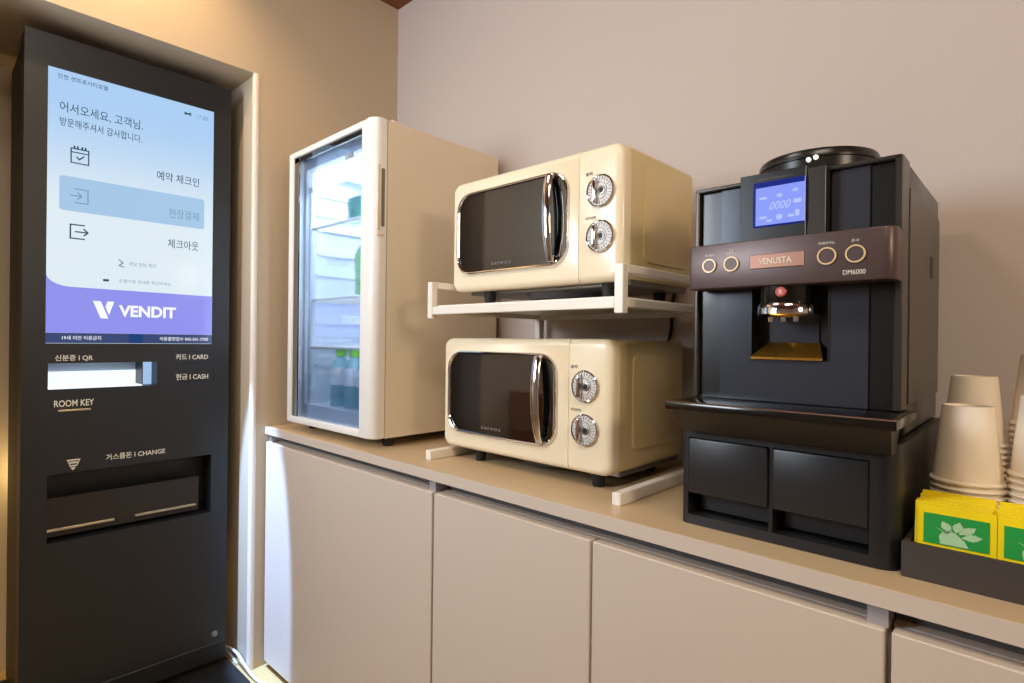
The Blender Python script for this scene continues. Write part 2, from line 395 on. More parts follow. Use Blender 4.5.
def ln(b, pts, w=.010):
    for (a, c) in zip(pts, pts[1:]):
        d = Vector((c[0]-a[0], c[1]-a[1])); n = Vector((-d.y, d.x)).normalized()*w/2; e = d.normalized()*w/2
        A = Vector(a)-e; D = Vector(c)+e
        b.prism([tuple(A-n), tuple(D-n), tuple(D+n), tuple(A+n)], 'x', E1, E1+.003)
ic = B(); ln(ic, [(1.02,1.635),(1.155,1.635),(1.155,1.77),(1.02,1.77),(1.02,1.635)]); ln(ic, [(1.02,1.735),(1.155,1.735)])
for q in (1.045, 1.07, 1.105, 1.13): ln(ic, [(q,1.77),(q,1.79)], .014)
ln(ic, [(1.065,1.69),(1.083,1.672),(1.115,1.705)], .012); obj('calendar_icon', ic, 'scrtxt', s, smooth=False)
ic = B(); ln(ic, [(1.05,1.39),(1.152,1.39),(1.152,1.26),(1.05,1.26)]); ln(ic, [(1.02,1.325),(1.10,1.325)]); ln(ic, [(1.075,1.355),(1.105,1.325),(1.075,1.295)])
obj('login_icon', ic, 'scrtxt2', s, smooth=False)
ic = B(); ln(ic, [(1.125,1.05),(1.02,1.05),(1.02,.92),(1.125,.92)], .012); ln(ic, [(1.06,.985),(1.15,.985)], .012); ln(ic, [(1.125,1.015),(1.155,.985),(1.125,.955)], .012)
obj('logout_icon', ic, 'scrtxt', s, smooth=False)
ic = B(); ln(ic, [(1.41,.755),(1.44,.73),(1.41,.70),(1.445,.69)], .012); obj('room_icon', ic, 'scrtxt2', s, smooth=False)
ic = B(); ln(ic, [(1.29,.545),(1.315,.545)], .022); obj('bullet_icon', ic, 'scrtxt', s, smooth=False)
ic = B(); ln(ic, [(1.985,2.395),(2.01,2.388),(2.04,2.398)], .012); ln(ic, [(1.985,2.378),(2.01,2.388),(2.04,2.380)], .012); obj('signal_icon', ic, 'scrtxt', s, smooth=False)
# lit scanner slot: a hollow with a lamp panel at its back
sl = B(); sl.box(KB+.01, KB+.02, LY0, LY1, LZ0, LZ1); obj('scanner_slot', sl, 'slotb', k, smooth=False, label='glowing document and QR slot')
obj('slot_lamp', B().box(KX-.26, KX-.004, LY0+.002, LY1-.13, LZ0+.001, LZ0+.012), 'slotw', k, smooth=False)
obj('slot_lamp', B().box(KX-.27, KX-.26, LY0+.002, LY1-.13, LZ0+.012, LZ1-.09), 'slotw', k, smooth=False)
obj('slot_divider', B().box(KX-.27, KX-.02, LY1-.13, LY1-.122, LZ0+.01, LZ1), 'kgap', k, smooth=False)
obj('slot_lamp', B().box(KX-.20, KX-.19, LY1-.12, LY1-.002, LZ0+.001, LZ1), emis('slot_soft_lamp', (170,205,245), .9), k, smooth=False)
P1 = KX+.001
for st, a, b, z, h in (('신분증 I QR', .916, 1.204, -.213, .062), ('카드 I CARD', 1.922, 2.237, -.215, .062), ('현금 I CASH', 1.924, 2.24, -.428, .066),
                       ('ROOM KEY', .912, 1.216, -.640, .062), ('거스름돈 I CHANGE', 1.317, 1.829, -1.194, .060)):
    kt('lettering', st, a, b, z, h, 'ktext', k, P1, bold=.012)
obj('card_slot', B().box(KX-.02, KX+.004, 1.96, 2.19, -.287, -.272), 'kgap', k, smooth=False)
obj('cash_slot', B().box(KX-.02, KX+.004, 1.944, 2.22, -.490, -.458), 'kgap', k, smooth=False)
obj('key_slot', B().box(KX-.01, KX+.010, .942, 1.193, -.717, -.698, .004, 1), 'kbar', k)
ic = B()
def l2(pts, w):
    for (a, c) in zip(pts, pts[1:]):
        d = Vector((c[0]-a[0], c[1]-a[1])); n = Vector((-d.y, d.x)).normalized()*w/2
        ic.prism([tuple(Vector(a)-n), tuple(Vector(c)-n), tuple(Vector(c)+n), tuple(Vector(a)+n)], 'x', P1, P1+.003)
l2([(1.01,-1.18),(1.11,-1.18)], .012); l2([(1.02,-1.205),(1.10,-1.205)], .016); l2([(1.03,-1.235),(1.09,-1.235)], .014); l2([(1.02,-1.185),(1.04,-1.24)], .01); l2([(1.11,-1.175),(1.085,-1.24)], .01)
ic.prism([(1.036,-1.250),(1.081,-1.250),(1.058,-1.278)], 'x', P1, P1+.003)
obj('change_icon', ic, 'ktext', k, smooth=False)
ca = B(); ca.box(KB+.005, KB+.015, CY0, CY1, CZ0, CZ1); obj('change_tray', ca, 'kgap', k, smooth=False, label='recessed black change tray')
obj('tray_flap', B().prism([(CY0+.003, -1.535), (CY1-.10, -1.535), (CY1-.10, -1.90), (CY0+.003, -1.90)], 'x', KX-.10, KX-.085), 'kin', k, smooth=False)
for a, b in ((.871, 1.405), (1.583, 2.152)):
    obj('tray_rail', B().box(KX-.088, KX-.06, a, b, -1.848, -1.826, .004, 1), 'kbar', k)
obj('kick_ledge', B().box(KX-.02, KX+.012, KY0, KY1, -3.60, -3.40, .008, 1), 'kiosk2', k)
obj('lock', B().lathe([(.0, .0), (.035, 0), (.035, .012), (.02, .02)], (KX, 2.33, -3.30), 'x', 16), 'steel', k)
# power cables on the floor by the kiosk
cb = [(-7.1,2.53,FL+.03),(-6.85,2.55,FL+.10),(-6.60,2.545,FL+.13),(-6.38,2.545,FL+.08),(-6.15,2.56,FL+.03),(-5.9,2.60,FL+.03)]
def smooth_pts(p, n=6):
    out = []; p = [Vector(q) for q in p]
    for i in range(len(p)-1):
        a, b, c, d = p[max(i-1,0)], p[i], p[i+1], p[min(i+2,len(p)-1)]
        for j in range(n):
            t = j/n; out.append(.5*((2*b)+(c-a)*t+(2*a-5*b+4*c-d)*t*t+(3*b-a-3*c+d)*t**3))
    return out+[p[-1]]
solo('power_cable', B().tube(smooth_pts(cb), .015), 'cable', (-6.4, 2.53, FL), 'white power cable curling on the floor beside the kiosk base', 'cable')
solo('power_cable', B().tube(smooth_pts([(-7.6,2.54,FL+.1),(-7.3,2.55,FL+.16),(-7.0,2.56,FL+.05),(-6.8,2.56,FL+.02),(-6.6,2.54,FL+.02)]), .016), 'cable', (-7.2, 2.5, FL), 'thin pale cable coming out from behind the kiosk foot', 'cable')

# ---------------------------------------------------------------- fridge
F0, F1, FB = 2.83, 2.975, 4.40
FXL, FXR, FZ0, FZ1 = -6.06, -4.385, -.91, 2.01
g = thing('display_fridge', (-5.2, 3.6, CT), 'cream upright mini fridge with a lit glass door, left end of the worktop', 'fridge')
IX0, IX1, IZ0, IZ1, IYB = FXL+.12, FXR-.12, -.74, 1.86, 4.2
cb_ = B(); w_ = .02
cb_.box(FXL, IX0, F1, FB, FZ0, FZ1-.01); cb_.box(IX1, FXR, F1, FB, FZ0, FZ1-.01); cb_.box(IX0, IX1, F1, FB, FZ0, IZ0); cb_.box(IX0, IX1, F1, FB, IZ1, FZ1-.01); cb_.box(IX0, IX1, IYB, FB, IZ0, IZ1)
obj('cabinet', cb_, 'fridge', g, smooth=False)
li = B(); e = .004
li.box(IX0+e, IX0+w_, F1, IYB, IZ0, IZ1); li.box(IX1-w_, IX1-e, F1, IYB, IZ0, IZ1); li.box(IX0, IX1, F1, IYB, IZ0+e, IZ0+w_); li.box(IX0, IX1, F1, IYB, IZ1-w_, IZ1-e); li.box(IX0, IX1, IYB-w_, IYB-e, IZ0, IZ1)
for z in (1.60, 1.38, .95, .72, .18, -.30): li.prism(rr(3.08, 4.1, z-.022, z+.022, .02), 'x', IX0+w_, IX0+w_+.025, .008, 2)
li.box(IX0+w_, IX0+w_+.03, 3.0, 3.06, IZ0, IZ1-.2, .01, 2)
obj('liner', li, 'liner', g)
dr = B()
# door frame with a rounded right vertical edge
GX0, GX1, GZ0, GZ1 = -5.965, -4.592, -.845, 1.945
D0, D1 = F0, F1-.012
dr.box(FXL, GX0, D0, D1, FZ0, FZ1, .015, 2)
dr.box(GX0-.01, GX1+.01, D0, D1, FZ0, GZ0, .012, 2); dr.box(GX0-.01, GX1+.01, D0, D1, GZ1, FZ1, .012, 2)
obj('door_frame', dr, 'fwhite', g, label='white door frame')
ds = B()
pl = [(GX1, D0), (FXR-.085, D0)]+[(FXR-.085+.085*math.sin(t), D0+.075-.075*math.cos(t)) for t in [i*PI/12 for i in range(1, 7)]]+[(FXR, D1), (GX1, D1)]
ds.prism(pl, 'z', FZ0, FZ1, .015, 2, both=True)
obj('door_stile', ds, 'fwhite', g, label='rounded cream right edge of the door')
bk = B(); bk.box(GX0, GX0+.10, D0+.02, D0+.035, GZ0, GZ1); bk.box(GX0, GX1, D0+.02, D0+.035, GZ1-.05, GZ1)
obj('glass_border', bk, 'blackgl', g, smooth=False)
obj('glass_pane', B().box(GX0, GX1, D0+.045, D0+.055, GZ0, GZ1), 'fglass', g, smooth=False)
obj('gasket', B().box(FXL+.03, FXR-.02, D1, F1, FZ0+.01, FZ1-.02).ring(rr(FXL+.03,FXR-.02,FZ0+.01,FZ1-.02,0), rr(IX0+.02,IX1-.02,IZ0+.02,IZ1-.02,0),'y',D1,F1) if False else B().ring(rr(FXL+.03,FXR-.02,FZ0+.01,FZ1-.02,0), rr(IX0+.02,IX1-.02,IZ0+.02,IZ1-.02,0),'y',D1,F1), 'liner', g, smooth=False)
hd = B(); hd.box(FXR-.03, FXR+.006, F0+.035, F0+.068, .98, 1.58, .008, 2); hd.box(FXR-.03, FXR+.006, F0+.035, F0+.115, .93, .965, .008, 1)
obj('handle', hd, 'fridge', g, label='slim moulded handle on the door edge')
obj('handle_recess', B().prism(rr(F0+.078, F0+.112, 1.02, 1.55, .016), 'x', FXR-.02, FXR+.004), 'grey', g)
lettering('lettering', 'SUNIK', 'grey', g, 'y', -4.96, -4.79, 1.755, .06, F0+.044)
lp = B(); lp.box(IX0+.04, IX1-.04, 3.02, 3.05, IZ1-.24, IZ1-.03, .01, 1); obj('lamp_cover', lp, 'led', g, smooth=False, label='glowing light strip under the fridge ceiling')
for z in (1.20, .42, -.10):
    sh = B()
    sh.tube([(IX0+.03, 3.03, z), (IX1-.03, 3.03, z)], .016)
    sh.tube([(IX0+.03, 4.1, z), (IX1-.03, 4.1, z)], .016)
    for i in range(15): 
        x = IX0+.05+i*(IX1-IX0-.1)/14; sh.tube([(x, 3.03, z+.006), (x, 4.1, z+.006)], .008, 6)
    sh.tube([(IX0+.03, 3.03, z), (IX0+.03, 4.1, z)], .014); sh.tube([(IX1-.03, 3.03, z), (IX1-.03, 4.1, z)], .014)
    obj('shelf', sh, 'rack', g)
for x in (FXL+.12, FXR-.12):
    for y in (3.09, 4.3): obj('foot', B().lathe([(.05, 0), (.05, .06), (.035, .090)], (x, y, CT), 'z', 16), 'rubber', g)
obj('hinge_cap', B().box(FXR-.13, FXR-.02, 3.03, 3.13, FZ1-.012, FZ1+.02, .010, 2), 'fridge', g)

def bottle(x, y, z, h, m, mc, ml, label, group, rad=.105, lab=(.38, .68)):
    t = thing('drink_bottle', (x, y, z), label, 'bottle', group)
    obj('body', B().lathe([(.02, .0), (rad*.92, .0), (rad, .02), (rad, h*.66), (rad*.8, h*.76), (rad*.38, h*.86), (rad*.38, h*.9)], (x, y, z), 'z', 20), m, t)
    obj('cap', B().lathe([(rad*.5, h*.885), (rad*.5, h), (rad*.1, h+.003)], (x, y, z), 'z', 16), mc, t)
    obj('label', B().lathe([(rad+.002, h*lab[0]), (rad+.006, h*lab[0]+.004), (rad+.006, h*lab[1]), (rad+.002, h*lab[1]+.004)], (x, y, z), 'z', 20, caps=False), ml, t)
    return t
zb = IZ0+.022
bottle(-5.50, 3.16, zb, .60, 'bottle', 'cap', 'label', 'water bottle with lime cap on the fridge floor, nearest the dark glass edge', 'water bottles')
bottle(-5.23, 3.16, zb, .60, 'bottle', 'cap', 'label', 'water bottle with lime cap on the fridge floor, second from the dark glass edge', 'water bottles')
bottle(-4.97, 3.16, zb, .60, 'bottle', 'cap', 'label', 'water bottle with lime cap on the fridge floor, beside the right door frame', 'water bottles')
bottle(-5.72, 3.50, zb, .56, 'bottle', 'leafg', 'leafg', 'water bottle with green label behind the front row on the fridge floor', 'water bottles')
bottle(-5.10, 3.20, .45, .62, 'gbottle', 'cap', 'leafg', 'green drink bottle on the middle fridge shelf beside the door frame', 'soft drinks')
cn = solo('drink_carton', B().prism(rr(-5.32, -5.04, 3.10, 3.38, .03), 'z', 1.224, 1.46, .01, 1, both=True), 'teal', (-5.18, 3.24, 1.224), 'small teal drink carton on the top fridge shelf', 'carton')

# ---------------------------------------------------------------- microwaves
def microwave(x0, y0, z0, h, foot, k1, k2, cxo, label, wid=1.685):
    x1 = x0+wid; z1 = z0+h; yb = y0+1.00
    t = thing('microwave_oven', ((x0+x1)/2, y0+.5, z0-foot), label, 'microwave', 'cream retro microwaves')
    obj('case', B().prism(rr(x0+.008, x1-.008, z0+.015, z1-.008, .035), 'y', y0+.105, yb, .012, 2, both=True), 'cream2', t)
    sx = x1-.008
    obj('side_panel', B().prism(rr(y0+.27, y0+.93, z0+.15, z1-.10, .06), 'x', sx+.010, sx-.01, .012, 3), 'cream2', t)
    xs = x0+1.335+(wid-1.685)   # seam between door and control panel
    obj('door', B().pillow(x0, xs-.0025, z0, z1, (.085, .006, .006, .085), y0, y0+.10, .045, (1, 0, 1, 1)), 'cream', t, label='cream door with dark window')
    obj('control_panel', B().pillow(xs+.0025, x1, z0, z1, (.006, .085, .085, .006), y0, y0+.10, .05, (0, 1.3, .9, .9)), 'cream', t)
    wx0, wx1, wz0, wz1 = x0+.078, x0+1.252, z0+.130, z1-.103
    obj('window_trim', B().rim(wx0, wx1, wz0, wz1, .16, y0, [(0, .01), (.001, -.012), (.007, -.022), (.014, -.025), (.021, -.022), (.026, -.012), (.027, .01)], 10), 'chrome', t, label='chrome window surround')
    obj('window', B().prism(rr(wx0+.02, wx1-.02, wz0+.02, wz1-.02, .14, 8), 'y', y0-.008, y0+.02), 'blackgl', t, label='dark glass window')
    obj('window_screen', B().prism(rr(wx0+.17, wx1-.19, wz0+.10, wz1-.06, .02), 'y', y0-.0095, y0), 'blackin', t)
    hx = x0+1.115; n = 16; hz0, hz1 = wz0+.035, wz1-.025
    hb = B(); rings = []
    for i in range(n+1):
        q = i/n; z = hz0+(hz1-hz0)*q; bow = math.sin(PI*q)**.7; ww = .026+.010*bow+.008*q
        yy = y0-.035-.045*bow
        rings.append([hb.bm.verts.new((hx+ww*math.cos(a)-.018*q, yy+.022*math.sin(a), z)) for a in [2*PI*j/16 for j in range(16)]])
    for A, D in zip(rings, rings[1:]):
        for i in range(16): hb.bm.faces.new((A[i], A[(i+1) % 16], D[(i+1) % 16], D[i]))
    hb.bm.faces.new(rings[0]); hb.bm.faces.new(rings[-1][::-1])
    hb.box(hx-.030, hx+.030, y0-.050, y0, hz0-.005, hz0+.040, .01, 2); hb.box(hx-.050, hx+.018, y0-.050, y0, hz1-.040, hz1+.005, .01, 2)
    obj('handle', hb, 'chrome', t, label='bowed chrome door handle')
    cx = x0+cxo
    for kz in (z0+h*k1, z0+h*k2):
        dd = obj('dial', B().lathe([(.104, .0), (.104, -.014), (.04, -.018), (0.001, -.018)], (cx, y0, kz), 'y', 40), 'dial', t, label='round silver dial')
        obj('dial_rim', B().lathe([(.106, .002), (.110, -.006), (.110, -.016), (.104, -.022), (.098, -.018)], (cx, y0, kz), 'y', 40, caps=False), 'chrome', dd)
        tk = B()
        for i in range(24):
            a = 2*PI*i/24; r0, r1 = .074-(0 if i % 2 else .008), .092
            ca_, sa = math.cos(a), math.sin(a); n_ = (-sa*.0012, ca_*.0012)
            tk.prism([(cx+ca_*r0-n_[0], kz+sa*r0-n_[1]), (cx+ca_*r1-n_[0], kz+sa*r1-n_[1]), (cx+ca_*r1+n_[0], kz+sa*r1+n_[1]), (cx+ca_*r0+n_[0], kz+sa*r0+n_[1])], 'y', y0-.0195, y0-.010)
        tk.ring([(cx+.058*math.cos(a), kz+.058*math.sin(a)) for a in [i*PI/16 for i in range(32)]], [(cx+.055*math.cos(a), kz+.055*math.sin(a)) for a in [i*PI/16 for i in range(32)]], 'y', y0-.020, y0-.010)
        obj('dial_marks', tk, 'grey', dd, smooth=False)
        obj('dial_grip', B().box(cx-.050, cx-.018, y0-.050, y0-.012, kz-.082, kz+.082, .012, 3), 'chrome', dd)
        obj('dial_hub', B().lathe([(.032, -.012), (.030, -.024), (.018, -.026)], (cx+.016, y0, kz), 'y', 24, caps=False), 'steel', dd)
        obj('dial_centre', B().lathe([(.018, -.024), (.016, -.029), (.001, -.030)], (cx+.016, y0, kz), 'y', 16), 'rubber', dd)
    for st, kz in (('출력', z0+h*k1+.130), ('시간(분)', z0+h*k2+.130)):
        lettering('lettering', st, 'grey', t, 'y', cx-.125, cx-(.070 if len(st) < 3 else .035), kz, .024, y0-.001, depth=.002)
    lettering('brand_lettering', 'D A E W O O', 'grey2', t, 'y', x0+.49, x0+.70, wz0+.072, .022, y0-.010, depth=.002)
    # underside pan, feet and turntable motor bulge
    obj('base_pan', B().box(x0+.08, x1-.03, y0+.15, yb-.03, z0-.022, z0+.03, .008, 1), 'steel', t)
    obj('motor_bulge', B().lathe([(.34, .0), (.30, -.055), (.10, -.065), (.0, -.065)], ((x0+x1)/2+.02, y0+.50, z0-.018), 'z', 32, caps=False), 'gap', t)
    for fx in (x0+.33, x1-.19):
        for fy in (y0+.14, yb-.16):
            obj('foot', B().lathe([(.040, 0), (.046, foot*.4), (.052, foot+.002)], (fx, fy, z0-foot), 'z', 18), 'rubber', t)
    for q in (y0+.30, y0+.52): obj('screw', B().lathe([(.010, 0), (.008, .008), (.001, .009)], (x1-.02, q, z0+.055), 'x', 10), 'steel', t)
    return t
microwave(-3.752, 3.13, -.897, .915, .103, .648, .326, 1.492, 'cream retro microwave standing low on the worktop, underneath the white rack', 1.70)
mw2 = microwave(-3.682, 3.15, .403, .912, .118, .662, .330, 1.515, 'cream retro microwave raised on top of the white rack')

# ---------------------------------------------------------------- rack
rk = thing('microwave_rack', (-2.83, 3.65, CT), 'white metal shelf rack straddling the lower microwave and carrying the upper one', 'rack')
RL0, RL1, RR0, RR1 = -3.755, -3.695, -1.925, -1.862
RY0, RY1 = 2.95, 4.38
for a, b in ((RL0, RL1), (RR0, RR1)):
    obj('foot_bar', B().box(a, b, RY0, RY1, CT, CT+.078, .006, 1), 'rack', rk)
    obj('leg', B().box(a, b, RY1-.06, RY1, CT+.078, .205, .004, 1), 'rack', rk)
    obj('side_post', B().box(a, b, RY0, RY0+.06, .175, .478, .005, 1), 'rack', rk)
    obj('side_rail', B().box(a, b, RY0+.06, RY1, .425, .478, .005, 1), 'rack', rk)
    obj('side_post', B().box(a, b, RY1-.06, RY1, .205, .425, .005, 1), 'rack', rk)
    obj('shelf_bearer', B().box(a, b, RY0+.06, RY1-.06, .215, .270, .005, 1), 'rack', rk)
obj('front_rail', B().box(RL1, RR0, RY0+.005, RY0+.055, .207, .270, .005, 1), 'rack', rk)
obj('back_rail', B().box(RL1, RR0, RY1-.055, RY1-.005, .207, .270, .005, 1), 'rack', rk)
obj('shelf_panel', B().box(RL1, RR0, RY0+.055, RY1-.055, .255, .285, .004, 1), 'rack', rk)
obj('power_cord', B().tube(smooth_pts([(-2.30, 4.15, .52), (-2.30, 4.44, .46), (-2.33, 4.46, .30), (-2.33, 4.46, .12), (-2.36, 4.46, 0), (-2.42, 4.455, -.12)]), .015), 'cord', mw2)
solo('cable_cover', B().box(-3.80, -3.775, 4.44, 4.475, -1.0, .9, .005, 1), 'grey', (-3.79, 4.46, CT), 'straight grey cable cover on the wall behind the microwaves', 'cable cover')

# ---------------------------------------------------------------- drawer base under the coffee machine
db = thing('drawer_base', (-.96, 3.6, CT), 'low black plastic base cabinet with two drawers under the coffee machine', 'drawer unit')
BX0, BX1, BY0, BY1, BZ1 = -1.472, -.455, 2.955, 4.30, -.44
def corner_post(x0, x1, left):
    rad = .085
    if left: pts = [(x0, BY0+.16)]+[(x0+rad-rad*math.cos(t), BY0+rad-rad*math.sin(t)) for t in [i*PI/16 for i in range(9)]]+[(x1, BY0), (x1, BY0+.16)]
    else: pts = [(x0, BY0+.16), (x0, BY0)]+[(x1-rad+rad*math.sin(t), BY0+rad-rad*math.cos(t)) for t in [i*PI/16 for i in range(9)]]+[(x1, BY0+.16)]
    return pts
bb = B()
bb.prism(corner_post(BX0, -1.432, True) if False else [(BX0, BY0+.16), (BX0, BY0+.03), (BX0+.008, BY0+.01), (BX0+.03, BY0), (-1.43, BY0), (-1.43, BY0+.16)], 'z', CT+.004, BZ1)
bb.prism(corner_post(-.568, BX1, False), 'z', CT+.004, BZ1)
bb.box(-1.43, -.568, BY0, BY0+.16, CT+.004, -.945); bb.box(-1.43, -.568, BY0, BY0+.16, -.52, BZ1)
bb.box(-1.003, -.985, BY0+.005, BY0+.16, -.945, -.52)
bb.box(BX0, BX1, BY0+.16, BY1, CT+.004, BZ1)
obj('shell', bb, 'dbase', db)
for a, b in ((-1.428, -1.005), (-.983, -.570)):
    d_ = obj('drawer', B().box(a, b, BY0-.012, BY0+.03, -.825, -.523, .012, 2), 'drawer', db)
    obj('grip', B().box(a+.03, b-.02, BY0+.10, BY0+.13, -.93, -.825), 'drawer', d_)
obj('foot', B().box(BX0+.03, BX1-.03, BY0+.1, BY1-.05, CT, CT+.005), 'rubber', db)

# ---------------------------------------------------------------- coffee machine
cm = thing('coffee_machine', (-.96, 3.7, BZ1), 'black bean-to-cup coffee machine with blue display and bronze button bar', 'coffee machine')
X0, X1, Y0, YM, Z0, Z1 = -1.472, -.480, 3.10, 4.28, -.305, .872
obj('housing', B().box(X0, X1, Y0+.13, YM, BZ1+.008, Z1, .012, 2), 'side', cm)
obj('side_panel', B().box(X1-.01, X1+.010, Y0+.16, YM-.02, Z0+.02, Z1-.12, .004, 1), 'side', cm)
obj('side_handle', B().box(X1+.006, X1+.014, YM-.36, YM-.29, .38, .50, .003, 1), 'dbase', cm)
fr = B()
fr.box(X0, X0+.022, Y0-.01, Y0+.13, Z0, Z1, .006, 1); fr.box(X1-.028, X1+.006, Y0-.01, Y0+.14, Z0, Z1, .006, 1); fr.box(X0, X1, Y0-.01, Y0+.13, Z1-.018, Z1+.004, .006, 1)
obj('front_frame', fr, 'side', cm)
# fascia round the brewing recess
RX0, RX1, RZ0 = -1.165, -.772, -.085
fp = B(); fy = Y0+.012
fp.box(-1.325, RX0, fy, Y0+.13, Z0, Z1-.02); fp.box(RX1, -.610, fy, Y0+.13, Z0, Z1-.02); fp.box(RX0, RX1, fy, Y0+.13, Z0, RZ0); 
obj('fascia', fp, 'panelg', cm, smooth=False, label='glossy slate front panel')
fs = B(); fs.box(X0+.022, -1.325, fy+.012, Y0+.13, Z0, Z1-.02); fs.box(-.610, X1-.028, fy+.012, Y0+.13, Z0, Z1-.02); fs.box(RX0, RX1, fy+.02, Y0+.13, .30, Z1-.02)
obj('fascia_border', fs, 'panelb', cm, smooth=False)
rc = B(); rc.box(RX0, RX1, Y0+.118, Y0+.129, RZ0, .31); rc.box(RX0, RX0+.012, Y0+.01, Y0+.12, RZ0, .31); rc.box(RX1-.012, RX1, Y0+.01, Y0+.12, RZ0, .31)
obj('brew_recess', rc, 'panelb', cm, smooth=False)
obj('recess_plate', B().box(RX0+.075, RX1-.075, Y0+.105, Y0+.118, RZ0, .31), 'panelg', cm, smooth=False)
gs = B()
vs = [gs.bm.verts.new(p) for p in ((RX0+.012, Y0-.005, RZ0+.014), (RX1-.03, Y0-.005, RZ0+.014), (RX1-.07, Y0+.104, RZ0+.092), (RX0+.07, Y0+.104, RZ0+.092), (RX0+.012, Y0-.005, RZ0+.002), (RX1-.03, Y0-.005, RZ0+.002), (RX1-.10, Y0+.104, RZ0+.002), (RX0+.10, Y0+.104, RZ0+.002))]
for q in ((0,1,2,3),(7,6,5,4),(0,4,5,1),(1,5,6,2),(2,6,7,3),(3,7,4,0)): gs.bm.faces.new([vs[i] for i in q])
obj('drip_lip', gs, 'golds', cm, smooth=False, label='golden sloping lip of the recess')
nzx, nzy = -.965, Y0-.02
obj('spout', B().lathe([(.125, .32), (.125, .20), (.115, .18)], (nzx, nzy, 0), 'z', 32), 'tray', cm, label='glossy black coffee spout')
sc_ = B().lathe([(.128, .205), (.138, .19), (.138, .150), (.11, .135), (.03, .130)], (nzx, nzy, 0), 'z', 32)
for q in (-.06, 0, .06): sc_.lathe([(.016, .14), (.014, .112)], (nzx+q, nzy-.05, 0), 'z', 10)
obj('spout_ring', sc_, 'chrome', cm)
obj('badge', B().lathe([(.026, 0), (.026, -.012), (.022, -.016), (.001, -.016)], (nzx+.01, nzy-.118, .258), 'y', 20), 'red', cm, label='small round red badge')
lettering('badge_lettering', 'B', 'ktext', cm, 'y', nzx+.003, nzx+.017, .258, .022, nzy-.134, depth=.001)
# button bar
PZ0, PZ1, PY = .290, .525, 2.93
rad = .05
pp = [(-1.432, Y0-.008), (-1.432, PY+.02), (-1.426, PY+.006), (-1.41, PY)]+[(-.475-rad+rad*math.sin(t), PY+rad-rad*math.cos(t)) for t in [i*PI/16 for i in range(9)]]+[(-.475, Y0-.008)]
obj('button_bar', B().prism(pp, 'z', PZ0, PZ1, .006, 2, both=True), 'bronze', cm, label='bronze control bar')
for cx, rd in ((-1.312, .034), (-1.194, .036), (-.745, .038), (-.628, .038)):
    b_ = obj('button', B().lathe([(rd-.004, 0), (rd-.004, -.006), (.001, -.006)], (cx, PY+.001, .412), 'y', 28), 'bronze', cm)
    obj('button_ring', B().lathe([(rd+.003, .0), (rd+.003, -.009), (rd-.004, -.009), (rd-.004, 0)], (cx, PY, .412), 'y', 36, caps=False), 'gold', b_)
obj('brand_plate', B().box(-1.099, -.845, PY-.006, PY+.01, .376, .448, .003, 1), 'copper', cm, label='copper name plate')
lettering('brand_lettering', 'VENUSTA', 'ktext', cm, 'y', -1.055, -.898, .412, .030, PY-.0055, depth=.002, bold=.01)
lettering('lettering', 'DM6000', 'ktext', cm, 'y', -.678, -.588, .330, .022, PY+.001, depth=.002)
for st, a, b, z in (('에스프레소', -1.338, -1.288, .468), ('진한', -1.206, -1.184, .485), ('아메리카노', -1.222, -1.168, .467), ('아메리카노', -.782, -.712, .473), ('온수', -.646, -.612, .473)):
    lettering('lettering', st, 'ktext', cm, 'y', a, b, z, .014, PY+.001, depth=.002)
# display tower
DY = 3.03
obj('display_tower', B().box(-1.192, -.868, DY, Y0+.02, PZ1, .885, .002, 1), 'panelb', cm, label='black display housing')
obj('display_frame', B().box(-1.122, -.868, DY-.008, DY+.01, .604, .836, .003, 1), 'lcde', cm, smooth=False)
dsp = obj('display', B().box(-1.106, -.871, DY-.012, DY, .612, .806), 'lcd', cm, smooth=False, label='lit blue display')
lettering('lettering', '0000', 'lcdt', dsp, 'y', -1.035, -.935, .706, .042, DY-.0125, depth=.002, shear=.25)
ib = B()
for cx, cz, a, c in ((-1.01,.765,.012,.008),(-.925,.725,.018,.010),(-1.01,.655,.014,.012),(-.925,.665,.010,.016),(-1.09,.76,.018,.006),(-1.09,.66,.018,.006),(-1.06,.642,.014,.005),(-.955,.655,.014,.006),(-.935,.78,.012,.006)):
    cx += .022; cz -= .01; ib.prism(rr(cx-a, cx+a, cz-c, cz+c, min(a, c)*.5, 3), 'y', DY-.015, DY-.0125)
obj('display_icons', ib, 'lcdt', dsp, smooth=False)
lettering('lettering', 'PREMIUM COFFEE MACHINE', 'grey', cm, 'y', -1.10, -.93, .852, .007, DY-.001, depth=.001)
obj('tower_column', B().box(-.868, -.782, DY+.01, Y0+.02, PZ1, .872, .002, 1), 'side', cm, label='grey satin column')
# bean hopper lid
obj('hopper_lid', B().lathe([(.295, 0), (.295, .100), (.300, .105), (.300, .135), (.292, .148), (.20, .158), (.001, .160)], (-.945, 3.50, Z1), 'z', 56), 'lid', cm, label='round black hopper lid')
ld = B().lathe([(.012, 0), (.010, -.012), (.001, -.014)], (-.905, 3.200, Z1+.088), 'y', 12)
ld.lathe([(.012, 0), (.010, -.012), (.001, -.014)], (-.872, 3.206, Z1+.096), 'y', 12)
obj('lid_light', ld, 'dotl', cm, label='two small bright lights on the lid rim')
